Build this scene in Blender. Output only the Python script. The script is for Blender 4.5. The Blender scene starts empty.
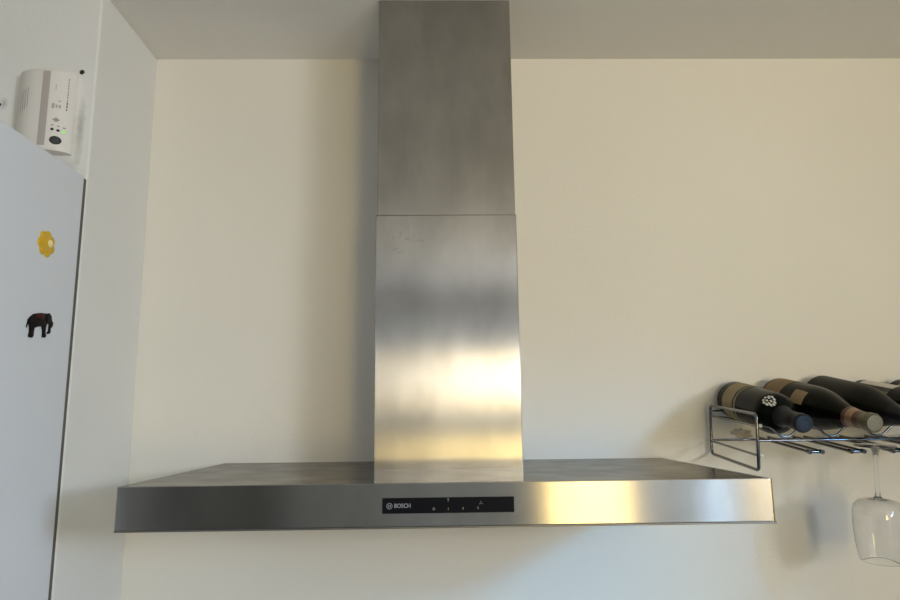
import bpy, bmesh, math, random
from mathutils import Vector, Matrix

random.seed(7)
sc = bpy.context.scene
H = 1.60            # height of the hood's top plate above the floor
CEIL = H + 0.901
REAR = -3.10        # wall behind the camera
RIGHT = 1.80        # wall with the side window
LEFT = -1.95

# ------------------------------------------------------------------ camera
def cam_axes(yaw, pitch, roll):
    cy, sy, cp, sp = math.cos(yaw), math.sin(yaw), math.cos(pitch), math.sin(pitch)
    f = Vector((sy*cp, cy*cp, sp)); r = Vector((cy, -sy, 0)); u = r.cross(f)
    c, s = math.cos(roll), math.sin(roll)
    return c*r + s*u, -s*r + c*u, f
cr, cu, cf = cam_axes(0.0190, 0.1710, -0.0113)
cam_d = bpy.data.cameras.new('camera'); cam = bpy.data.objects.new('camera', cam_d)
sc.collection.objects.link(cam)
cam.matrix_world = Matrix(((cr.x, cu.x, -cf.x, -0.0121), (cr.y, cu.y, -cf.y, -1.4361), (cr.z, cu.z, -cf.z, H+0.0899), (0, 0, 0, 1)))
cam_d.sensor_width = 36; cam_d.lens = 674.49/900*36; cam_d.clip_start = 0.02
sc.camera = cam

# ------------------------------------------------------------------ world, daylight, exposure
world = bpy.data.worlds.new('world'); sc.world = world; world.use_nodes = True
bg = world.node_tree.nodes['Background']; bg.inputs[0].default_value = (0.62, 0.76, 1.0, 1); bg.inputs[1].default_value = 0.03

def area(name, loc, target, w, h, power, col):
    d = bpy.data.lights.new(name, 'AREA'); d.shape = 'RECTANGLE'; d.size = w; d.size_y = h
    d.energy = power; d.color = col
    o = bpy.data.objects.new(name, d); sc.collection.objects.link(o)
    o.location = loc
    o.rotation_euler = (Vector(target) - Vector(loc)).to_track_quat('-Z', 'Z').to_euler()
    return o
# daylight entering through the panes of the windows: blue sky light falls inward and down, warm light from the sunlit ground and facades comes in level and upward
WARM = (1.0, 0.75, 0.29); COOL = (0.50, 0.74, 1.0)
W1 = (0.52, 0.98, 1.10, 2.13)       # window in the rear wall  x0 x1 z0 z1
W2 = (1.34, 1.76, 0.12, 2.13)       # glazed door: narrow side light and leaf
W3 = (-2.92, -2.42, 0.95, 2.38)     # side window in the right wall  y0 y1 z0 z1
W4 = (-2.12, -1.68, 1.98, 2.38)     # added high opening, made up to house the blue patch lamp
def win_light(name, axis, a0, a1, z0, z1, p, c, tilt=0, spread=180):
    m_, zc, t = (a0+a1)/2, (z0+z1)/2, math.tan(math.radians(tilt))
    if axis == 'rear': o_ = area(name, (m_, REAR+0.021, zc), (m_, REAR+1, zc+t), a1-a0, z1-z0, p, c)
    else: o_ = area(name, (RIGHT-0.021, m_, zc), (RIGHT-1, m_, zc+t), a1-a0, z1-z0, p, c)
    o_.data.spread = math.radians(spread); return o_
win_light('daylight_rear_upper', 'rear', W1[0]+.03, W1[1]-.03, 1.71, 2.10, 2.8, WARM, 18, 105)
win_light('daylight_rear_lower', 'rear', W1[0]+.03, W1[1]-.03, 1.18, 1.58, 3.5, WARM, 18, 105)
win_light('daylight_sidelight', 'rear', 1.375, 1.48, 0.20, 2.10, 2.2, COOL)
win_light('daylight_leaf', 'rear', 1.56, 1.73, 1.40, 2.10, 1.9, WARM)
win_light('daylight_side_level', 'right', -2.80, -2.56, 1.50, 2.34, 26.0, (0.97, 1.0, 1.06))
win_light('daylight_side_ground', 'right', -2.80, -2.56, 1.50, 2.34, 7.5, (0.98, 1.0, 1.04), 15, 100)
win_light('daylight_side_sky', 'right', W3[0]+.04, W3[1]-.04, 1.80, W3[3]-.04, 24.0, (0.42, 0.70, 1.0), -35, 120)
patch_lamp = area('added_patch_light', (RIGHT-0.021, (W4[0]+W4[1])/2, (W4[2]+W4[3])/2), (0.25, 0, 1.30), 0.30, 0.26, 0.52, (0.15, 0.55, 1.0)); patch_lamp.data.spread = math.radians(22)  # added narrow blue lamp, aimed to make the light patch under the hood

vs = sc.view_settings
vs.view_transform = 'Standard'; vs.look = 'None'; vs.gamma = 1.0; vs.use_curve_mapping = False
vs.exposure = 0.20
sc.cycles.use_denoising = True
sc.cycles.max_bounces = 14; sc.cycles.diffuse_bounces = 7; sc.cycles.glossy_bounces = 6; sc.cycles.transmission_bounces = 10
sc.cycles.sample_clamp_indirect = 6.0

# ------------------------------------------------------------------ materials
MATS = {}
def nodemat(name):
    m = bpy.data.materials.new(name); m.use_nodes = True
    nt = m.node_tree; MATS[name] = m
    return m, nt, nt.nodes, nt.links, nt.nodes['Principled BSDF']
def pmat(name, col, rough=0.5, metal=0.0, spec=0.5, var=0.0, vscale=30, bump=0.0, bscale=200, coat=0.0):
    m, nt, N, L, b = nodemat(name)
    b.inputs['Base Color'].default_value = (*col, 1); b.inputs['Roughness'].default_value = rough
    b.inputs['Metallic'].default_value = metal; b.inputs['Specular IOR Level'].default_value = spec
    b.inputs['Coat Weight'].default_value = coat
    tc = N.new('ShaderNodeTexCoord')
    if var > 0:
        n = N.new('ShaderNodeTexNoise'); n.inputs['Scale'].default_value = vscale; n.inputs['Detail'].default_value = 4
        L.new(tc.outputs['Object'], n.inputs['Vector'])
        mx = N.new('ShaderNodeMix'); mx.data_type = 'RGBA'
        mx.inputs[6].default_value = (*[c*(1-var) for c in col], 1); mx.inputs[7].default_value = (*[min(1, c*(1+var)) for c in col], 1)
        L.new(n.outputs['Fac'], mx.inputs[0]); L.new(mx.outputs[2], b.inputs['Base Color'])
    if bump > 0:
        n2 = N.new('ShaderNodeTexNoise'); n2.inputs['Scale'].default_value = bscale; n2.inputs['Detail'].default_value = 5
        L.new(tc.outputs['Object'], n2.inputs['Vector'])
        bp = N.new('ShaderNodeBump'); bp.inputs['Strength'].default_value = bump; bp.inputs['Distance'].default_value = 0.002
        L.new(n2.outputs['Fac'], bp.inputs['Height']); L.new(bp.outputs[0], b.inputs['Normal'])
    return m
def emitmat(name, col, s):
    m, nt, N, L, b = nodemat(name)
    b.inputs['Base Color'].default_value = (*col, 1); b.inputs['Emission Color'].default_value = (*col, 1); b.inputs['Emission Strength'].default_value = s
    return m

def steel(name, brush, col=(0.445, 0.43, 0.407), rough=0.235, aniso=0.71, streak=0.10):
    """brushed stainless steel: anisotropic gloss along the brush lines, faint streaks and smears"""
    m, nt, N, L, b = nodemat(name)
    N.remove(b)
    g = N.new('ShaderNodeBsdfAnisotropic'); g.distribution = 'MULTI_GGX'
    g.inputs['Anisotropy'].default_value = aniso
    tv = N.new('ShaderNodeCombineXYZ')
    for i in range(3): tv.inputs[i].default_value = brush[i]
    L.new(tv.outputs[0], g.inputs['Tangent'])
    tc = N.new('ShaderNodeTexCoord')
    mp = N.new('ShaderNodeMapping')
    mp.inputs['Scale'].default_value = tuple(3.0 if brush[i] else 900.0 for i in range(3))
    L.new(tc.outputs['Object'], mp.inputs[0])
    st = N.new('ShaderNodeTexNoise'); st.inputs['Scale'].default_value = 1.0; st.inputs['Detail'].default_value = 3
    L.new(mp.outputs[0], st.inputs['Vector'])
    sm = N.new('ShaderNodeTexNoise'); sm.inputs['Scale'].default_value = 9.0; sm.inputs['Detail'].default_value = 5; sm.inputs['Roughness'].default_value = 0.55
    mp2 = N.new('ShaderNodeMapping'); mp2.inputs['Scale'].default_value = (1.6, 1.6, 0.8)
    L.new(tc.outputs['Object'], mp2.inputs[0]); L.new(mp2.outputs[0], sm.inputs['Vector'])
    cmb = N.new('ShaderNodeMath'); cmb.operation = 'MULTIPLY_ADD'; cmb.inputs[1].default_value = streak; 
    L.new(st.outputs['Fac'], cmb.inputs[0])
    rmp = N.new('ShaderNodeMapRange'); rmp.inputs[1].default_value = 0.38; rmp.inputs[2].default_value = 0.66
    rmp.inputs[3].default_value = 0.80; rmp.inputs[4].default_value = 1.0
    L.new(sm.outputs['Fac'], rmp.inputs[0]); L.new(rmp.outputs[0], cmb.inputs[2])
    vm = N.new('ShaderNodeVectorMath'); vm.operation = 'SCALE'; vm.inputs[0].default_value = col
    L.new(cmb.outputs[0], vm.inputs['Scale'])
    L.new(vm.outputs[0], g.inputs['Color'])
    rr = N.new('ShaderNodeMapRange'); rr.inputs[1].default_value = 0.35; rr.inputs[2].default_value = 0.7
    rr.inputs[3].default_value = rough*0.98; rr.inputs[4].default_value = rough*1.03
    L.new(sm.outputs['Fac'], rr.inputs[0]); L.new(rr.outputs[0], g.inputs['Roughness'])
    L.new(g.outputs[0], N['Material Output'].inputs['Surface'])
    return m

def wallmat(name, col, stains=()):
    """painted plaster: roller texture, slight unevenness, optional dirt marks (x, y, z, radius, stretch z, strength)"""
    m, nt, N, L, b = nodemat(name)
    b.inputs['Roughness'].default_value = 0.62; b.inputs['Specular IOR Level'].default_value = 0.25
    geo = N.new('ShaderNodeNewGeometry')
    n = N.new('ShaderNodeTexNoise'); n.inputs['Scale'].default_value = 3.0; n.inputs['Detail'].default_value = 5
    L.new(geo.outputs['Position'], n.inputs['Vector'])
    mx = N.new('ShaderNodeMix'); mx.data_type = 'RGBA'
    mx.inputs[6].default_value = (*[c*0.97 for c in col], 1); mx.inputs[7].default_value = (*[min(1, c*1.03) for c in col], 1)
    L.new(n.outputs['Fac'], mx.inputs[0])
    out = mx.outputs[2]
    for (x, y, z, r, sz, k) in stains:
        s = N.new('ShaderNodeVectorMath'); s.operation = 'SUBTRACT'; s.inputs[1].default_value = (x, y, z); L.new(geo.outputs['Position'], s.inputs[0])
        d = N.new('ShaderNodeVectorMath'); d.operation = 'DIVIDE'; d.inputs[1].default_value = (r, r, r*sz); L.new(s.outputs[0], d.inputs[0])
        nn = N.new('ShaderNodeTexNoise'); nn.inputs['Scale'].default_value = 60; nn.inputs['Detail'].default_value = 4; L.new(geo.outputs['Position'], nn.inputs['Vector'])
        ln = N.new('ShaderNodeVectorMath'); ln.operation = 'LENGTH'; L.new(d.outputs[0], ln.inputs[0])
        ad = N.new('ShaderNodeMath'); ad.operation = 'ADD'; L.new(ln.outputs['Value'], ad.inputs[0]); L.new(nn.outputs['Fac'], ad.inputs[1])
        mr = N.new('ShaderNodeMapRange'); mr.inputs[1].default_value = 0.6; mr.inputs[2].default_value = 1.5; mr.inputs[3].default_value = k; mr.inputs[4].default_value = 0
        L.new(ad.outputs[0], mr.inputs[0])
        m2 = N.new('ShaderNodeMix'); m2.data_type = 'RGBA'; m2.inputs[7].default_value = (0.16, 0.13, 0.09, 1)
        L.new(mr.outputs[0], m2.inputs[0]); L.new(out, m2.inputs[6]); out = m2.outputs[2]
    L.new(out, b.inputs['Base Color'])
    n2 = N.new('ShaderNodeTexNoise'); n2.inputs['Scale'].default_value = 140; n2.inputs['Detail'].default_value = 3; L.new(geo.outputs['Position'], n2.inputs['Vector'])
    n3 = N.new('ShaderNodeTexNoise'); n3.inputs['Scale'].default_value = 7; n3.inputs['Detail'].default_value = 2; L.new(geo.outputs['Position'], n3.inputs['Vector'])
    ma = N.new('ShaderNodeMath'); ma.operation = 'MULTIPLY_ADD'; ma.inputs[1].default_value = 6.0; L.new(n3.outputs['Fac'], ma.inputs[0]); L.new(n2.outputs['Fac'], ma.inputs[2])
    bp = N.new('ShaderNodeBump'); bp.inputs['Strength'].default_value = 0.22; bp.inputs['Distance'].default_value = 0.0016
    L.new(ma.outputs[0], bp.inputs['Height']); L.new(bp.outputs[0], b.inputs['Normal'])
    return m

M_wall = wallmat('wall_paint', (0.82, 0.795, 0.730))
M_pier = wallmat('pier_paint', (0.82, 0.83, 0.825), [(-0.668, -0.253, H+0.615, 0.011, 6.5, 0.42), (-0.695, -0.253, H+0.545, 0.030, 0.8, 0.30), (-0.812, -0.253, H+0.67, 0.008, 1.6, 0.4)])
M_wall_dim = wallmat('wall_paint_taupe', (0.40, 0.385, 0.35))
M_ceil = wallmat('ceiling_paint', (0.78, 0.765, 0.73))
M_floor = pmat('floor_tile', (0.30, 0.29, 0.275), 0.4, var=0.25, vscale=5)
M_steel_v = steel('steel_brushed_upright', (0, 0, 1))
M_steel_h = steel('steel_brushed_lengthwise', (1, 0, 0))
M_steel_top = steel('steel_brushed_top', (1, 0, 0), col=(0.50, 0.49, 0.475), rough=0.15, aniso=0.30)
M_scratch = pmat('scratch_grey', (0.24, 0.225, 0.19), 0.5, metal=0.8)
M_seam_shade = pmat('steel_seam_shade', (0.20, 0.193, 0.185), 0.4, metal=0.8)  # folded bottom lip, and the painted shade at the chimney joint
M_black = pmat('black_glass', (0.004, 0.005, 0.008), 0.5, spec=0.08)
M_print = pmat('grey_print', (0.27, 0.285, 0.32), 0.5)
M_icon = pmat('pale_icon', (0.24, 0.23, 0.19), 0.5)
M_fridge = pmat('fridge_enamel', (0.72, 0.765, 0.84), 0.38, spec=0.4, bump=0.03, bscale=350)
M_fridge_back = pmat('fridge_back_grey', (0.10, 0.10, 0.095), 0.6)
M_gasket = pmat('gasket_grey', (0.35, 0.36, 0.37), 0.7)
M_chrome = pmat('chrome_wire', (0.20, 0.205, 0.22), 0.18, metal=1.0)
M_plastic = pmat('white_plastic', (0.80, 0.775, 0.745), 0.42, bump=0.02)
M_stripe = pmat('mauve_grey_plastic', (0.47, 0.43, 0.42), 0.5)
M_dark = pmat('dark_plastic', (0.012, 0.012, 0.014), 0.45)
M_greyprint = pmat('device_print', (0.36, 0.34, 0.33), 0.6)
M_led = emitmat('led_green', (0.22, 0.62, 0.10), 0.7)
M_petal = pmat('yellow_resin', (0.70, 0.43, 0.010), 0.35, coat=0.3, var=0.12, vscale=120)
M_heart = pmat('cream_resin', (0.93, 0.80, 0.38), 0.35)
M_eleph = pmat('ebony_paint', (0.007, 0.005, 0.005), 0.6, spec=0.15, var=0.5, vscale=150)
M_saddle = pmat('oxblood_paint', (0.055, 0.010, 0.008), 0.6, spec=0.2)
M_glassdark = pmat('bottle_glass_dark', (0.003, 0.004, 0.003), 0.25, spec=0.08)
M_glassmatte = pmat('bottle_glass_dusty', (0.006, 0.007, 0.006), 0.40, spec=0.09, var=0.3, vscale=60)
M_capnavy = pmat('capsule_black', (0.007, 0.008, 0.011), 0.38, spec=0.12)
M_capblue = pmat('capsule_blue', (0.014, 0.026, 0.045), 0.5, spec=0.25, var=0.3, vscale=200)
M_capred = pmat('capsule_oxblood', (0.09, 0.025, 0.018), 0.4)
M_capcopper = pmat('capsule_copper', (0.30, 0.19, 0.11), 0.4, metal=0.4, var=0.35, vscale=180)
M_capgold = pmat('capsule_gold_disc', (0.23, 0.205, 0.145), 0.42, metal=0.4, var=0.2, vscale=220)
M_olive = pmat('capsule_olive', (0.11, 0.085, 0.035), 0.4)
M_lab_tan = pmat('label_tan_paper', (0.30, 0.235, 0.125), 0.75, var=0.18, vscale=60)
M_lab_brown = pmat('label_brown_paper', (0.24, 0.165, 0.085), 0.75, var=0.3, vscale=70)
M_lab_gold = pmat('label_gold_paper', (0.28, 0.19, 0.10), 0.55, var=0.3, vscale=90)
M_lab_white = pmat('label_white_paper', (0.66, 0.63, 0.57), 0.75, var=0.08, vscale=60)
M_lab_drab = pmat('label_drab_paper', (0.20, 0.18, 0.12), 0.75, var=0.3, vscale=90)
M_ink = pmat('black_ink', (0.02, 0.018, 0.015), 0.6)
M_whiteink = pmat('white_ink', (0.62, 0.60, 0.55), 0.6)
M_frame_white = pmat('window_frame_white', (0.55, 0.53, 0.50), 0.45)
M_doorwood = pmat('door_dark_wood', (0.14, 0.125, 0.11), 0.5, var=0.2, vscale=12)
M_hole = pmat('hole_black', (0.01, 0.01, 0.01), 0.9)
M_chip = pmat('chipped_plaster', (0.50, 0.46, 0.39), 0.9, var=0.5, vscale=90, bump=0.6, bscale=160)
M_screw = pmat('wire_end_white', (0.80, 0.80, 0.78), 0.3)
m, nt, N, L, b = nodemat('clear_glass')
b.inputs['Base Color'].default_value = (1, 1, 1, 1); b.inputs['Roughness'].default_value = 0.0; b.inputs['IOR'].default_value = 1.45; b.inputs['Transmission Weight'].default_value = 1.0
M_glass = m
m, nt, N, L, b = nodemat('stemware_glass')      # clear glass; white diffuse mixed in stands for bright reflections
b.inputs['Base Color'].default_value = (1, 1, 1, 1); b.inputs['Roughness'].default_value = 0.02; b.inputs['IOR'].default_value = 1.5; b.inputs['Transmission Weight'].default_value = 1.0
df = N.new('ShaderNodeBsdfDiffuse'); df.inputs[0].default_value = (0.85, 0.87, 0.88, 1)
nz = N.new('ShaderNodeTexNoise'); nz.inputs['Scale'].default_value = 40
tc = N.new('ShaderNodeTexCoord'); L.new(tc.outputs['Object'], nz.inputs['Vector'])
mr = N.new('ShaderNodeMapRange'); mr.inputs[3].default_value = 0.02; mr.inputs[4].default_value = 0.09; L.new(nz.outputs['Fac'], mr.inputs[0])
mxs = N.new('ShaderNodeMixShader'); L.new(mr.outputs[0], mxs.inputs[0]); L.new(b.outputs[0], mxs.inputs[1]); L.new(df.outputs[0], mxs.inputs[2])
L.new(mxs.outputs[0], N['Material Output'].inputs['Surface'])
M_stem = m

# ------------------------------------------------------------------ mesh helpers
def link(name, me, parent=None):
    o = bpy.data.objects.new(name, me); sc.collection.objects.link(o)
    if parent: o.parent = parent
    return o
def finish(name, bm, mat, parent=None, smooth=False, angle=None):
    bmesh.ops.recalc_face_normals(bm, faces=bm.faces)
    me = bpy.data.meshes.new(name); bm.to_mesh(me); bm.free()
    me.materials.append(mat)
    if smooth:
        for p in me.polygons: p.use_smooth = True
        if angle: me.set_sharp_from_angle(angle=math.radians(angle))
    return link(name, me, parent)
def box_into(bm, x0, x1, y0, y1, z0, z1, bev=0, seg=2):
    r = bmesh.ops.create_cube(bm, size=1)
    vs_ = r['verts']
    for v in vs_:
        v.co = Vector((x0 if v.co.x < 0 else x1, y0 if v.co.y < 0 else y1, z0 if v.co.z < 0 else z1))
    if bev:
        es = list({e for v in vs_ for e in v.link_edges})
        bmesh.ops.bevel(bm, geom=es, offset=bev, segments=seg, affect='EDGES', profile=0.5)
def box(name, x0, x1, y0, y1, z0, z1, mat, parent=None, bev=0, seg=2):
    bm = bmesh.new(); box_into(bm, x0, x1, y0, y1, z0, z1, bev, seg)
    return finish(name, bm, mat, parent, smooth=bev > 0, angle=12)
def empty(name, loc, label=None, cat=None, group=None):
    o = bpy.data.objects.new(name, None); sc.collection.objects.link(o); o.location = loc; o.empty_display_size = 0.05
    tag(o, label, cat, group); return o
def tag(o, label=None, cat=None, group=None, kind=None):
    if label: o['label'] = label
    if cat: o['category'] = cat
    if group: o['group'] = group
    if kind: o['kind'] = kind
    return o
def fillet(pts, r, closed=False, n=5):
    pts = [Vector(p) for p in pts]; out = []; k = len(pts)
    for i, p in enumerate(pts):
        if not closed and i in (0, k-1): out.append(p); continue
        a = (pts[i-1]-p); c = (pts[(i+1) % k]-p)
        t = min(r, a.length*0.45, c.length*0.45)
        A = p + a.normalized()*t; C = p + c.normalized()*t
        for j in range(n+1):
            s = j/n; out.append((1-s)**2*A + 2*s*(1-s)*p + s*s*C)
    return out
def tube_into(bm, pts, r, sides=10, closed=False):
    pts = [Vector(p) for p in pts]; k = len(pts); rings = []
    t0 = ((pts[1]-pts[0]) if not closed else (pts[1]-pts[-1])).normalized()
    nrm = t0.orthogonal().normalized()
    prev = t0
    for i, p in enumerate(pts):
        a = pts[i-1] if (i > 0 or closed) else p
        c = pts[(i+1) % k] if (i < k-1 or closed) else p
        t = (c-a).normalized()
        nrm = prev.rotation_difference(t) @ nrm; nrm = (nrm - t*nrm.dot(t)).normalized(); prev = t
        bn = t.cross(nrm)
        rings.append([bm.verts.new(p + r*(math.cos(2*math.pi*j/sides)*nrm + math.sin(2*math.pi*j/sides)*bn)) for j in range(sides)])
    for i in range(k if closed else k-1):
        A = rings[i]; B = rings[(i+1) % k]
        off = 0
        if closed and i == k-1:
            off = min(range(sides), key=lambda o_: (A[0].co-B[o_].co).length)
        for j in range(sides):
            bm.faces.new((A[j], A[(j+1) % sides], B[(j+1+off) % sides], B[(j+off) % sides]))
    if not closed:
        bm.faces.new(rings[0][::-1]); bm.faces.new(rings[-1])
def tube(name, pts, r, mat, parent=None, closed=False, sides=10):
    bm = bmesh.new(); tube_into(bm, pts, r, sides, closed)
    return finish(name, bm, mat, parent, smooth=True, angle=50)
def lathe(name, prof, mat, parent=None, seg=48, mtx=None, closed_prof=False):
    bm = bmesh.new(); rings = []
    for (r, z) in prof:
        if r < 1e-6: rings.append([bm.verts.new((0, 0, z))])
        else: rings.append([bm.verts.new((r*math.cos(2*math.pi*j/seg), r*math.sin(2*math.pi*j/seg), z)) for j in range(seg)])
    n = len(rings)
    for i in range(n if closed_prof else n-1):
        A, B = rings[i], rings[(i+1) % n]
        if len(A) == 1 and len(B) == 1: continue
        for j in range(seg):
            q = (j+1) % seg
            if len(A) == 1: bm.faces.new((A[0], B[q], B[j]))
            elif len(B) == 1: bm.faces.new((A[j], A[q], B[0]))
            else: bm.faces.new((A[j], A[q], B[q], B[j]))
    if mtx: bmesh.ops.transform(bm, matrix=mtx, verts=bm.verts)
    return finish(name, bm, mat, parent, smooth=True, angle=40)
def prism(name, poly, d0, d1, axes, mat, parent=None, bev=0):
    """extrude a 2-D outline; axes = (u, v, w) world vectors"""
    u, v, w = [Vector(a) for a in axes]
    bm = bmesh.new()
    f = bm.faces.new([bm.verts.new(p[0]*u + p[1]*v + d0*w) for p in poly])
    r = bmesh.ops.extrude_face_region(bm, geom=[f])
    for e in r['geom']:
        if isinstance(e, bmesh.types.BMVert): e.co += (d1-d0)*w
    if bev:
        top = [e for e in bm.edges if all(abs(vv.co.dot(w)-d1) < 1e-6 for vv in e.verts)]
        bmesh.ops.bevel(bm, geom=top, offset=bev, segments=2, affect='EDGES', profile=0.5)
    return finish(name, bm, mat, parent, smooth=bev > 0, angle=40)
def grid_surface(name, fn, nu, nv, mat, parent=None, thick=0.0):
    """patch of a surface: fn(s, t) -> point, s,t in 0..1"""
    bm = bmesh.new()
    V = [[bm.verts.new(fn(i/nu, j/nv)) for j in range(nv+1)] for i in range(nu+1)]
    for i in range(nu):
        for j in range(nv): bm.faces.new((V[i][j], V[i+1][j], V[i+1][j+1], V[i][j+1]))
    o = finish(name, bm, mat, parent, smooth=True)
    return o

# ------------------------------------------------------------------ the room
def struct(name, boxes, mat, bev=0):
    bm = bmesh.new()
    for b_ in boxes: box_into(bm, *b_, bev)
    o = finish(name, bm, mat, None); o['kind'] = 'structure'; return o
T = 0.15
struct('floor', [(LEFT-T, RIGHT+T, REAR-T, T, -0.1, 0)], M_floor)
struct('ceiling', [(LEFT-T, RIGHT+T, REAR-T, T, CEIL, CEIL+0.1)], M_ceil)
wall_back = struct('wall_back', [(LEFT-T, RIGHT+T, 0, T, 0, CEIL)], M_wall)
# pier between hood niche and fridge: its side is the left wall of the niche, its front carries the alarm
wall_pier = struct('wall_left', [(LEFT, -0.6468, -0.2531, 0, 0, CEIL)], M_pier, bev=0.0035)
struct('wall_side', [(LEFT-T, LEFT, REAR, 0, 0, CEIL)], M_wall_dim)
D = (-1.46, -0.84, 0.0, 2.06)       # dark doorway in the rear wall
R0, R1 = REAR-T, REAR
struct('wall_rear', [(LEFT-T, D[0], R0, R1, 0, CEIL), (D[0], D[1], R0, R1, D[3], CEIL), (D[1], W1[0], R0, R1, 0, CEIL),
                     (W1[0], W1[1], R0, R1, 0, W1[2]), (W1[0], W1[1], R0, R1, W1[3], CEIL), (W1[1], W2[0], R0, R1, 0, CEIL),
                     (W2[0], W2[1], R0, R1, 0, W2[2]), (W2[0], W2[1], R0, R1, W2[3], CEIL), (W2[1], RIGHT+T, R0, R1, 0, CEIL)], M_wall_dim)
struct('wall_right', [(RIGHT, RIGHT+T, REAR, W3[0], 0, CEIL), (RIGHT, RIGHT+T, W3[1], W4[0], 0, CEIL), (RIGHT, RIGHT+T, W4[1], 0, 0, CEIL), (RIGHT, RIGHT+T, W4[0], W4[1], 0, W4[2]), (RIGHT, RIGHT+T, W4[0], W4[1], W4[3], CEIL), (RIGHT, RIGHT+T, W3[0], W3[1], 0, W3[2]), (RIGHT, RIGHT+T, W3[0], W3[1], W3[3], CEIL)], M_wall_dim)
def rear_window(name, x0, x1, z0, z1, bars):
    bm = bmesh.new(); y0, y1 = REAR-0.025, REAR+0.02; w = 0.03
    box_into(bm, x0, x0+w, y0, y1, z0, z1); box_into(bm, x1-w, x1, y0, y1, z0, z1)
    box_into(bm, x0+w, x1-w, y0, y1, z1-w, z1); box_into(bm, x0+w, x1-w, y0, y1, z0, z0+0.08)
    for (a, b_, c, d) in bars: box_into(bm, a, b_, y0, y1, c, d)
    o = finish(name, bm, M_frame_white); o['kind'] = 'structure'
    g = box('pane', x0+w, x1-w, REAR-0.055, REAR-0.05, z0+w, z1-w, M_glass, o); return o
rear_window('window_1', *W1, [(W1[0]+.03, W1[1]-.03, 1.58, 1.71)])
rear_window('window_2', *W2, [(1.48, 1.56, W2[2]+.08, W2[3]-.03)])
def side_window(name, y0, y1, z0, z1):
    bm = bmesh.new(); x0, x1 = RIGHT-0.02, RIGHT+0.025; w = 0.04
    box_into(bm, x0, x1, y0, y0+w, z0, z1); box_into(bm, x0, x1, y1-w, y1, z0, z1)
    box_into(bm, x0, x1, y0+w, y1-w, z0, z0+w); box_into(bm, x0, x1, y0+w, y1-w, z1-w, z1)
    o = finish(name, bm, M_frame_white); o['kind'] = 'structure'
    box('pane', RIGHT+0.05, RIGHT+0.055, y0+w, y1-w, z0+w, z1-w, M_glass, o)
side_window('window_3', *W3); side_window('added_window', *W4)  # the second one is added, only to hold the patch lamp
d1 = box('door_1', D[0], D[1], REAR-0.07, REAR-0.03, 0, D[3], M_doorwood); d1['kind'] = 'structure'
lathe('door_handle', [(0, 0), (0.012, 0), (0.012, 0.03), (0.026, 0.04), (0.026, 0.055), (0, 0.06)], M_chrome, d1, 20, Matrix.Translation((D[1]-0.07, REAR-0.03, 1.0)) @ Matrix.Rotation(-math.pi/2, 4, 'X'))

# marks on the walls: drilled hole on the pier front, chipped plaster round an old wall plug behind the rack
o = lathe('drill_hole', [(0, 0.0008), (0.0036, 0.0010), (0.0046, 0.0004), (0.0046, 0)], M_hole, wall_pier, 20, Matrix.Translation((-0.6735, -0.2531, H+0.7325)) @ Matrix.Rotation(math.pi/2, 4, 'X'))
o = lathe('drill_hole', [(0, 0.0008), (0.003, 0.0010), (0.0036, 0.0004), (0.0036, 0)], M_hole, wall_pier, 20, Matrix.Translation((-0.8200, -0.2531, H+0.668)) @ Matrix.Rotation(math.pi/2, 4, 'X'))
bm = bmesh.new(); cv = bm.verts.new((0.627, -0.0035, H+0.047)); rg = []; rg2 = []
for k in range(22):
    a = 2*math.pi*k/22; rr = 0.017*(1+0.35*random.uniform(-1, 1))
    rg.append(bm.verts.new((0.627+rr*1.15*math.cos(a), -0.0002, H+0.047+rr*0.85*math.sin(a))))
    rg2.append(bm.verts.new((0.627+rr*0.7*math.cos(a), -0.003+random.uniform(-.0015, .0015), H+0.047+rr*0.5*math.sin(a))))
for k in range(22):
    q = (k+1) % 22; bm.faces.new((rg[k], rg[q], rg2[q], rg2[k])); bm.faces.new((rg2[k], rg2[q], cv))
finish('chipped_plaster', bm, M_chip, wall_back)

# ------------------------------------------------------------------ range hood
hood = empty('range_hood', (0, 0, H), 'brushed steel chimney range hood with wide flat canopy on cream wall', 'range hood')
HD, HH = 0.4811, 0.0595
# canopy: folded sheet tray, open underneath, with inset filters
bm = bmesh.new()
box_into(bm, -0.4485, 0.4485, -HD+0.004, -0.001, -HH+0.004, 0.0, 0.0012)
canopy = finish('canopy', bm, M_steel_top, hood)
for sx in (1,):
    tube('corner_edge', [(sx*0.4466, -HD+0.0036, -HH+0.0026), (sx*0.4466, -HD+0.0036, 0.0003)], 0.0036, M_steel_v, hood, sides=20)
box('front_panel', -0.45, 0.4466, -HD, -HD+0.0045, -HH+0.0025, 0.0006, M_steel_h, hood, bev=0.0011)
box('bottom_lip', -0.4502, 0.4506, -HD-0.0006, -0.002, -HH, -HH+0.0024, M_seam_shade, hood, bev=0.0006)
box('side_panel', 0.4485, 0.4506, -HD+0.0045, -0.001, -HH+0.0025, 0.0004, M_steel_top, hood, bev=0.0006)
box('side_panel', -0.4506, -0.4485, -HD+0.0045, -0.001, -HH+0.0025, 0.0004, M_steel_top, hood, bev=0.0006)
for k in range(2):
    fx = -0.30 + 0.60*k
    box('grease_filter', -0.29+0.295*k, -0.005+0.295*k, -0.40, -0.09, -HH-0.004, -HH+0.001, M_steel_top, hood, bev=0.001)
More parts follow.
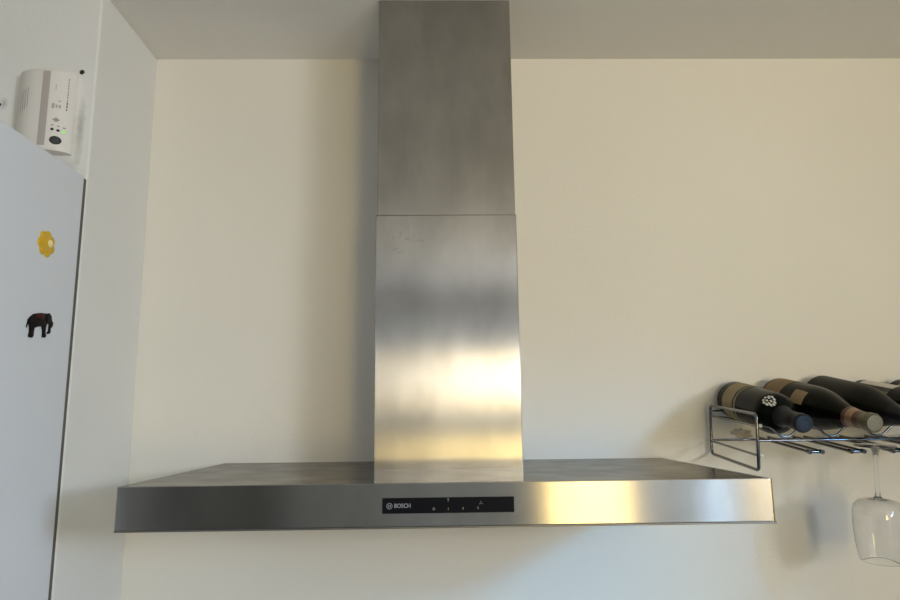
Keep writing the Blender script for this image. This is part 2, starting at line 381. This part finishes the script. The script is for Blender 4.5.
# chimney: lower cover, slightly larger than the telescoping upper cover
cx0, cx1, cd, zj = -0.1250, 0.1358, 0.2290, 0.4590
ux0, ux1, ud = -0.1228, 0.1348, 0.2235
lower = box('lower_chimney', cx0, cx1, -cd, -0.001, -0.0030, zj, M_steel_v, hood, bev=0.0016)
box('cover_lip_shade', cx0+0.0012, cx1-0.0012, -cd-0.0002, -cd+0.002, zj-0.0014, zj+0.0002, M_seam_shade, hood)  # thin dark strip painting the shadow of the lower cover's lip
upper = box('upper_chimney', ux0, ux1, -ud, -0.001, zj-0.02, CEIL-H-0.0005, M_steel_v, hood, bev=0.0014)
# fine scratches on the lower cover
bm = bmesh.new(); rnd = random.Random(3)
for k in range(13):
    x_, z_ = rnd.uniform(-0.108, -0.045), rnd.uniform(0.385, 0.435); a = rnd.choice((1.2, 1.0, 1.35, 0.2)) + rnd.uniform(-.2, .2); l_ = rnd.uniform(0.004, 0.013); w_ = 0.00028
    dx_, dz_ = math.cos(a), math.sin(a)
    bm.faces.new([bm.verts.new((x_+p*dx_-q*dz_, -cd-0.0002, z_+p*dz_+q*dx_)) for p, q in ((0, -w_), (l_, -w_*.4), (l_, w_*.4), (0, w_))])
finish('scratch_marks', bm, M_scratch, lower)
# control panel
cp = box('control_panel', -0.0895, 0.0905, -HD-0.0012, -HD+0.001, -0.0395, -0.0190, M_black, hood, bev=0.0004)
fy = -HD-0.0014
def flat(name, polys, mat, parent):      # printed shapes on the panel front
    bm = bmesh.new()
    for poly in polys:
        bm.faces.new([bm.verts.new((p[0], fy, p[1])) for p in poly])
    return finish(name, bm, mat, parent)
def ring_polys(cx, cz, r0, r1, n=28):
    return [[(cx+r0*math.cos(a), cz+r0*math.sin(a)), (cx+r1*math.cos(a), cz+r1*math.sin(a)), (cx+r1*math.cos(b_), cz+r1*math.sin(b_)), (cx+r0*math.cos(b_), cz+r0*math.sin(b_))]
            for a, b_ in [(2*math.pi*i/n, 2*math.pi*(i+1)/n) for i in range(n)]]
def rect(x, z, w, h): return [(x-w/2, z-h/2), (x+w/2, z-h/2), (x+w/2, z+h/2), (x-w/2, z+h/2)]
ex, ez = -0.0796, -0.0295
flat('emblem', ring_polys(ex, ez, 0.0033, 0.0041) + [rect(ex-0.0014, ez, 0.0008, 0.0044), rect(ex+0.0014, ez, 0.0008, 0.0044), rect(ex, ez, 0.0024, 0.0007)], M_print, cp)
tcv = bpy.data.curves.new('lettering', 'FONT'); tcv.body = 'BOSCH'; tcv.size = 0.0076; tcv.align_y = 'CENTER'; tcv.offset = 0.00016
tob = bpy.data.objects.new('lettering_tmp', tcv); sc.collection.objects.link(tob)
bpy.context.view_layer.update()
tme = bpy.data.meshes.new_from_object(tob.evaluated_get(bpy.context.evaluated_depsgraph_get()))
bpy.data.objects.remove(tob)
tme.materials.clear(); tme.materials.append(M_print)
xs = [v.co.x for v in tme.vertices]; k = 0.0222/(max(xs)-min(xs))
for v in tme.vertices:
    v.co = Vector((-0.0730+(v.co.x-min(xs))*k, fy, -0.0294+v.co.y*1.0))
link('lettering', tme, cp)
icons = [ring_polys(-0.0192, -0.0340, 0.0011, 0.0018, 14) + [rect(-0.0192, -0.0327, 0.0006, 0.0020)],            # power
         ring_polys(0.0005, -0.0208-0.0006, 0.0, 0.0011, 10) + [rect(0.0005, -0.0238, 0.0014, 0.0008)],           # lamp
         [rect(0.0005, -0.0340, 0.0008, 0.0034)], [rect(0.0208, -0.0337, 0.0010, 0.0034), rect(0.0202, -0.0337, 0.0018, 0.0006)],
         [rect(0.0412, -0.0333, 0.0010, 0.0034), rect(0.0406, -0.0321, 0.0018, 0.0006)]]
fan = []
for a0 in (90, 210, 330):
    a = math.radians(a0); c_, s_ = math.cos(a), math.sin(a); cx, cz = 0.0450, -0.0270
    fan.append([(cx, cz), (cx+0.0024*c_-0.0007*s_, cz+0.0024*s_+0.0007*c_), (cx+0.0026*c_+0.0006*s_, cz+0.0026*s_-0.0006*c_)])
icons.append(fan)
for ic in icons: flat('touch_icon', ic, M_icon, cp)

# ------------------------------------------------------------------ refrigerator
FX, FY, FZ = -0.6459, -0.265, H+0.5235
fr = empty('refrigerator', (FX-0.30, -0.56, 0), 'tall white refrigerator at left with two magnets on its side', 'refrigerator')
def P(o): o.matrix_parent_inverse = Matrix.Translation(-o.parent.location); return o
P(box('body', FX-0.60, FX, -0.82, FY, 0.03, FZ, M_fridge, fr, bev=0.0025))
P(box('back_panel', FX-0.595, FX-0.0012, FY-0.001, -0.2545, 0.06, FZ-0.002, M_fridge_back, fr, bev=0.002))
P(box('gasket', FX-0.59, FX-0.01, -0.832, -0.8205, 0.06, FZ-0.01, M_gasket, fr))
for (z0, z1) in ((0.06, 0.80), (0.81, FZ-0.002)):
    dr = P(box('door', FX-0.598, FX-0.002, -0.89, -0.8325, z0, z1, M_fridge, fr, bev=0.006))
    h_ = tube('handle', fillet([(FX-0.55, -0.89, z1-0.35), (FX-0.55, -0.93, z1-0.35), (FX-0.55, -0.93, z1-0.10), (FX-0.55, -0.89, z1-0.10)], 0.02), 0.008, M_chrome, dr)
    h_.matrix_parent_inverse = dr.matrix_parent_inverse.copy() if False else Matrix.Translation(-fr.location) @ Matrix.Translation(fr.location)
for sx in (-0.55, -0.05):
    for y in (-0.78, -0.32):
        P(lathe('foot', [(0, 0), (0.02, 0), (0.02, 0.03), (0, 0.03)], M_dark, fr, 16, Matrix.Translation((FX+sx, y, 0.0))))

# magnets on the fridge side (outward = +x, right in view = +y)
fl = empty('flower_magnet', (FX, -0.363, H+0.373), 'yellow daisy magnet with cream centre on the refrigerator side', 'magnet')
for k in range(7):
    a = 2*math.pi*k/7 + 0.5
    c_ = Vector((0, 0.0150*math.cos(a), 0.0138*math.sin(a)))
    prof = [(0.0, 0.0040), (0.004, 0.0037), (0.0070, 0.0028), (0.0084, 0.0014), (0.0084, 0.0002), (0, 0.0002)]
    lathe('petal', prof, M_petal, fl, 18, Matrix.Translation(c_) @ Matrix.Rotation(math.pi/2, 4, 'Y') @ Matrix.Rotation(0, 4, 'Z') )
lathe('disc', [(0, 0.0040), (0.011, 0.0036), (0.0135, 0.0024), (0.0135, 0.0002), (0, 0.0002)], M_petal, fl, 24, Matrix.Rotation(math.pi/2, 4, 'Y'))
lathe('centre', [(0, 0.0066), (0.0035, 0.0061), (0.0058, 0.0050), (0.0064, 0.0034), (0, 0.0034)], M_heart, fl, 24, Matrix.Translation((0, 0.0055, 0.0015)) @ Matrix.Rotation(math.pi/2, 4, 'Y'))
EL = [(-0.033, 0.003), (-0.027, 0.009), (-0.019, 0.014), (-0.001, 0.018), (0.013, 0.019), (0.022, 0.021), (0.028, 0.017), (0.030, 0.010), (0.035, 0.006), (0.033, 0.0), (0.0285, -0.003), (0.029, -0.009), (0.027, -0.012), (0.021, -0.013), (0.020, -0.011), (0.024, -0.008), (0.0235, -0.003), (0.024, 0.003), (0.017, 0.003), (0.0155, -0.003), (0.015, -0.012), (0.018, -0.017), (0.015, -0.020), (0.007, -0.020), (0.008, -0.017), (0.007, -0.009), (0.004, -0.003), (-0.007, -0.005), (-0.015, -0.008), (-0.016, -0.014), (-0.016, -0.021), (-0.019, -0.024), (-0.027, -0.024), (-0.0285, -0.022), (-0.027, -0.015), (-0.028, -0.008), (-0.031, -0.003)]
AX = ((0, 1, 0), (0, 0, 1), (1, 0, 0))
el = empty('elephant_magnet', (FX, -0.360, H+0.242), 'small black elephant magnet with dark red saddle on refrigerator side', 'magnet')
prism('body', EL, 0.0003, 0.0024, AX, M_eleph, el, bev=0.0006)
prism('saddle', [(-0.018, 0.0125), (-0.001, 0.0172), (0.007, 0.0172), (0.008, 0.012), (0.004, 0.007), (-0.002, 0.0095), (-0.016, 0.0088)], 0.0023, 0.0029, AX, M_saddle, el, bev=0.0003)
prism('ear', [(0.013, 0.015), (0.019, 0.017), (0.023, 0.013), (0.021, 0.006), (0.016, 0.004), (0.0125, 0.009)], 0.0023, 0.0031, AX, M_eleph, el, bev=0.0005)
prism('tail', [(-0.033, 0.004), (-0.0315, 0.005), (-0.0335, -0.006), (-0.035, -0.010), (-0.0358, -0.008)], 0.0005, 0.0018, AX, M_eleph, el)

# ------------------------------------------------------------------ wall alarm (on the pier front, above the refrigerator)
ax, az, ay = -0.7290, H+0.568, -0.2533
al = empty('wall_alarm', (ax, ay, az), 'white curved wall alarm with green light and black button above the refrigerator', 'alarm')
AW, AH = 0.0515, 0.156
def ysurf(x):
    t = min(1.0, abs(x)/AW); return -(0.008 + 0.026*(1-t**2.4)**0.75)
bm = bmesh.new(); nx = 40; rows = [(0.0, 0.90), (0.004, 0.985), (0.008, 1.0), (AH-0.008, 1.0), (AH-0.004, 0.985), (AH, 0.90)]
V = []
for (z, s) in rows:
    V.append([bm.verts.new((x*(0.985 if s < .95 else 1), ysurf(x)*s, z)) for x in [-AW*math.cos(math.pi*i/nx) for i in range(nx+1)]])
Bk = [[bm.verts.new((sx*AW*(0.985 if s < .95 else 1), 0, z)) for sx in (-1, 1)] for (z, s) in rows]
for i in range(len(rows)-1):
    for j in range(nx): bm.faces.new((V[i][j], V[i][j+1], V[i+1][j+1], V[i+1][j]))
    bm.faces.new((Bk[i][0], V[i][0], V[i+1][0], Bk[i+1][0])); bm.faces.new((V[i][nx], Bk[i][1], Bk[i+1][1], V[i+1][nx]))
bm.faces.new([Bk[0][0]] + V[0] + [Bk[0][1]]); bm.faces.new([Bk[-1][0]] + V[-1] + [Bk[-1][1]])
finish('housing', bm, M_plastic, al, smooth=True, angle=35)
def decal(name, x0, x1, z0, z1, mat, off=0.0005, n=6):
    return grid_surface(name, lambda s, t: (x0+(x1-x0)*s, ysurf(x0+(x1-x0)*s)-off, z0+(z1-z0)*t), n, 1, mat, al)
decal('stripe', 0.0055, 0.0180, 0.007, AH-0.007, M_stripe)
for k in range(4): decal('vent_slot', -0.0345+0.0048*k, -0.0335+0.0048*k, 0.070+0.003*k, 0.112+0.002*k, M_greyprint, n=1)
def disc_on(name, x, z, rx, rz, mat, h=0.0012):
    bm = bmesh.new(); n = 24
    A = [bm.verts.new((x+rx*math.cos(2*math.pi*i/n), ysurf(x+rx*math.cos(2*math.pi*i/n)), z+rz*math.sin(2*math.pi*i/n))) for i in range(n)]
    B_ = [bm.verts.new((x+0.85*rx*math.cos(2*math.pi*i/n), ysurf(x+0.85*rx*math.cos(2*math.pi*i/n))-h, z+0.85*rz*math.sin(2*math.pi*i/n))) for i in range(n)]
    for i in range(n): bm.faces.new((A[i], A[(i+1) % n], B_[(i+1) % n], B_[i]))
    bm.faces.new(B_)
    return finish(name, bm, mat, al, smooth=True, angle=40)
disc_on('test_button', 0.0330, 0.0185, 0.0086, 0.0080, M_dark, 0.002)
for x, z, mt in ((0.0275, 0.0385, M_dark), (0.0360, 0.0375, M_dark), (0.0435, 0.0365, M_led)):
    disc_on('indicator_lamp', x, z, 0.0024, 0.0024, mt)
    decal('indicator_symbol', x-0.0018, x+0.0018, z+0.0065, z+0.0088, M_greyprint, n=2)
bm = bmesh.new(); x, z = 0.0320, 0.0570
bm.faces.new([bm.verts.new((x+a, ysurf(x+a)-0.0006, z+c)) for a, c in ((-0.0055, 0), (0, -0.0045), (0.0055, 0), (0, 0.0045))]); finish('diamond_mark', bm, M_greyprint, al)
for (x0, x1, z0, z1) in ((0.024, 0.028, 0.078, 0.088), (0.0295, 0.0325, 0.080, 0.086), (0.034, 0.037, 0.080, 0.086), (0.033, 0.0365, 0.092, 0.0945), (0.0275, 0.0285, 0.114, 0.124)):
    decal('printed_mark', x0, x1, z0, z1, M_stripe, n=2)
for k in range(11):
    decal('printed_mark', 0.0438, 0.0450, 0.078+0.0058*k, 0.0818+0.0058*k + (0.001 if k % 3 else 0), M_dark if k < 3 else M_greyprint, n=1)

# ------------------------------------------------------------------ wine rack
TILT = math.radians(5.2)
RX, RY, RZ = 0.555, -0.012, H+0.008
rk = empty('wine_rack', (RX, RY, RZ), 'chrome wire wine rack holding bottles, with stemware rails underneath, beside the hood', 'wine rack')
dv = Vector((0, -math.cos(TILT), -math.sin(TILT))); uv = Vector((0, -math.sin(TILT), math.cos(TILT)))
def L3(x, d, h): return Vector((x, 0, 0)) + d*dv + h*uv       # local: x along wall, d away from wall, h up
RL, RD, RH, WR = 0.56, 0.206, 0.099, 0.0020
def loop(name, pts, r=0.010): return tube(name, fillet(pts, r, True), 0.0030, M_chrome, rk, closed=True)
for x in (0.0, RL):
    loop('end_frame', [L3(x, 0, 0), L3(x, RD, 0), L3(x, RD, RH), L3(x, 0, RH)])
    for h in (0.026, 0.078):
        tube('side_wire', [L3(x, 0.0, h), L3(x, RD, h)], 0.0021, M_chrome, rk)
SL = [0.053 + 0.083*k for k in range(6)]        # bottle slots
def zigzag(d, h_low, h_hi):
    pts = [L3(0, d, h_hi)]
    for s in SL:
        pts += [L3(s-0.028, d, h_hi-0.002), L3(s-0.008, d, h_low), L3(s+0.008, d, h_low), L3(s+0.028, d, h_hi-0.002)]
    pts.append(L3(RL, d, h_hi))
    return fillet(pts, 0.008)
tube('bottle_wire', zigzag(RD-0.0052, 0.0585, 0.0785), WR, M_chrome, rk)
tube('bottle_wire', zigzag(0.035, 0.0680, 0.0785), WR, M_chrome, rk)
for d, h in ((RD-0.006, 0.0515), (0.003, 0.0280), (0.004, 0.088)):
    tube('cross_wire', [L3(0, d, h), L3(RL, d, h)], WR, M_chrome, rk)
for h in (0.0785, 0.026):
    bm = bmesh.new(); bmesh.ops.create_uvsphere(bm, u_segments=12, v_segments=8, radius=0.0034, matrix=Matrix.Translation(L3(0.0055, RD+0.001, h)))
    finish('wire_cap', bm, M_screw, rk, smooth=True)
for k in range(6):
    c_ = 0.1065 + 0.0755*k
    a, b_ = c_-0.0115, c_+0.0115
    pts = [L3(a, 0.003, 0.033), L3(a, RD-0.008, 0.0305), L3(b_, RD-0.008, 0.0305), L3(b_, 0.003, 0.033)]
    gr = tube('glass_rail', fillet(pts, 0.004), 0.0028, M_chrome, rk)
    for x in (a, b_):
        tube('rail_collar', [L3(x, RD-0.0125, 0.0305), L3(x, RD-0.0035, 0.0305)], 0.0040, M_chrome, gr)

# ------------------------------------------------------------------ bottles
def prof_r(prof, z):
    for (r0, z0), (r1, z1) in zip(prof, prof[1:]):
        if z0 <= z <= z1 and z1 > z0: return r0 + (r1-r0)*(z-z0)/(z1-z0)
    return prof[-1][0]
BORD = [(0, 0.012), (0.020, 0.006), (0.030, 0.0), (0.0355, 0.001), (0.0378, 0.005), (0.038, 0.010), (0.038, 0.185), (0.0372, 0.193), (0.0345, 0.202), (0.0300, 0.2095), (0.0240, 0.216), (0.0185, 0.222), (0.0155, 0.230), (0.0145, 0.240), (0.0142, 0.281), (0.0155, 0.283), (0.0155, 0.294), (0.0142, 0.297), (0, 0.297)]
BURG = [(0, 0.012), (0.020, 0.006), (0.032, 0.0), (0.0385, 0.001), (0.0408, 0.005), (0.041, 0.010), (0.041, 0.128), (0.0402, 0.142), (0.0380, 0.158), (0.0345, 0.174), (0.0300, 0.190), (0.0250, 0.206), (0.0205, 0.222), (0.0175, 0.236), (0.0155, 0.250), (0.0145, 0.262), (0.0142, 0.281), (0.0158, 0.283), (0.0158, 0.292), (0.0145, 0.296), (0, 0.296)]
def bottle(label, base, tip, prof, gmat, labels=(), caps=(), disc=None, dmat=None):
    base = Vector(base); ax_ = (Vector(tip)-base).normalized()
    xx = Vector((-1, 0, 0)); xx = (xx - ax_*xx.dot(ax_)).normalized(); yy = ax_.cross(xx)
    t = empty('wine_bottle', base, label, 'wine bottle', 'wine bottles lying on the rack')
    t.matrix_world = Matrix(((xx.x, yy.x, ax_.x, base.x), (xx.y, yy.y, ax_.y, base.y), (xx.z, yy.z, ax_.z, base.z), (0, 0, 0, 1)))
    lathe('glass_body', prof, gmat, t, 56)
    for (nm, z0, z1, a0, a1, mat, off) in labels:
        a0, a1 = math.radians(a0), math.radians(a1)
        def fn(s, u, z0=z0, z1=z1, a0=a0, a1=a1, off=off):
            z = z0+(z1-z0)*u; r = prof_r(prof, z)+off; a = a0+(a1-a0)*s
            return (r*math.cos(a), r*math.sin(a), z)
        grid_surface(nm, fn, max(2, int(abs(a1-a0)/0.12)), max(1, int((z1-z0)/0.006)), mat, t)
    for (z0, z1, mat) in caps:
        zs = [z0] + [z for (r, z) in prof if z0 < z < z1] + [z1]
        lathe('capsule', [(prof_r(prof, z0), z0)] + [(prof_r(prof, z)+0.0006, z) for z in zs] + [(prof_r(prof, z1), z1)], mat, t, 40)
    if disc:
        zt_ = prof[-1][1]
        lathe('capsule_top', [(0, zt_+0.0010), (0.0085, zt_+0.0010), (0.0090, zt_+0.0016), (0.0105, zt_+0.0016), (0.0110, zt_+0.0010), (0.0132, zt_+0.0008), (0.0150, zt_-0.0012), (0.0155, zt_-0.0035), (0.0150, zt_-0.0038)], disc, t, 36)
    return t
def emblem_bits(zc, ac, rs):
    """white roundel of small strokes printed on a shoulder"""
    out = []
    for k in range(10):
        a = 2*math.pi*k/10
        dz, da = rs*math.cos(a), rs*math.sin(a)/0.033
        out.append(('emblem', zc+dz-0.0022, zc+dz+0.0022, math.degrees(ac+da)-3.4, math.degrees(ac+da)+3.4, M_whiteink, 0.0007))
    for dz, da in ((-0.004, -0.10), (0.003, -0.05), (-0.002, 0.08), (0.004, 0.13)):
        out.append(('emblem', zc+dz-0.002, zc+dz+0.002, math.degrees(ac+da)-3, math.degrees(ac+da)+3, M_whiteink, 0.0007))
    return out
B1l = [('label', 0.034, 0.086, -175, 60, M_lab_tan, 0.0004), ('label', 0.092, 0.101, -175, 60, M_lab_drab, 0.0004)]
B1l += [('label_print', 0.0940, 0.0990, -150+16*k, -143+16*k, M_lab_tan, 0.0006) for k in range(12)]
B1l += emblem_bits(0.207, math.radians(-56), 0.0092)
bottle('black wine bottle with tan label, white roundel and blue cap', (0.611, -0.012, H+0.1190), (0.5965, -0.305, H+0.0715), BORD, M_glassdark, B1l, [(0.222, 0.2955, M_capnavy)], M_capblue)
B2l = [('label', 0.012, 0.070, -178, 60, M_lab_brown, 0.0004), ('label', 0.112, 0.150, -52, -12, M_lab_gold, 0.0005)]
bottle('dark wine bottle with brown label, gold shoulder label and gold cap', (0.698, -0.024, H+0.1215), (0.709, -0.320, H+0.0700), BURG, M_glassdark, B2l, [(0.234, 0.242, M_capred), (0.242, 0.258, M_capcopper), (0.258, 0.270, M_capred), (0.270, 0.2955, M_olive)], M_capgold)
bottle('plain matte black wine bottle without label, sloping shoulders', (0.7915, -0.020, H+0.1265), (0.790, -0.315, H+0.0720), BURG, M_glassmatte, [], [(0.230, 0.2955, M_capnavy)], M_capnavy)
B4l = [('label', 0.022, 0.125, -92, -62, M_lab_white, 0.0004), ('label_band', 0.022, 0.125, -62, -46, M_ink, 0.0004), ('label', 0.022, 0.125, -46, 20, M_lab_drab, 0.0004)]
bottle('dark wine bottle with white, black banded label behind matte bottle', (0.876, -0.022, H+0.1195), (0.874, -0.315, H+0.0715), BORD, M_glassdark, B4l, [(0.222, 0.2955, M_capnavy)], M_capred)
bottle('rightmost dark wine bottle, cut off by the photo edge', (0.957, -0.022, H+0.1195), (0.956, -0.315, H+0.0715), BORD, M_glassdark, [('label', 0.030, 0.100, -178, 60, M_lab_brown, 0.0004)], [(0.222, 0.2955, M_capnavy)], M_capnavy)

# ------------------------------------------------------------------ hanging wine glass
gx, gd = 0.7885-RX, 0.170
gl = empty('wine_glass', (0, 0, 0), 'clear wine glass hanging upside down from the rack rails', 'wine glass')
foot = Vector((RX, RY, RZ)) + L3(gx, gd, 0.0348)
gl.matrix_world = Matrix(((1, 0, 0, foot.x), (0, -dv.y, uv.y, foot.y), (0, -dv.z, uv.z, foot.z), (0, 0, 0, 1)))
# profile in local z (0 = rail contact, negative = down); outer then inner surface
gp = [(0, 0.0035), (0.012, 0.0030), (0.034, 0.0016), (0.0345, 0.0008), (0.033, 0.0), (0.014, -0.0015), (0.0065, -0.006), (0.0042, -0.015), (0.0036, -0.030), (0.0036, -0.078), (0.0045, -0.088),
      (0.0075, -0.0930), (0.021, -0.0950), (0.0335, -0.0990), (0.0405, -0.1070), (0.0430, -0.120), (0.0435, -0.140), (0.0425, -0.160), (0.0395, -0.182), (0.0355, -0.203), (0.0348, -0.2038), (0.0342, -0.203),
      (0.0383, -0.182), (0.0413, -0.160), (0.0423, -0.140), (0.0418, -0.120), (0.0393, -0.1080), (0.0328, -0.1003), (0.020, -0.0965), (0.006, -0.0950), (0, -0.0948)]
lathe('glass_body', gp, M_stem, gl, 64)
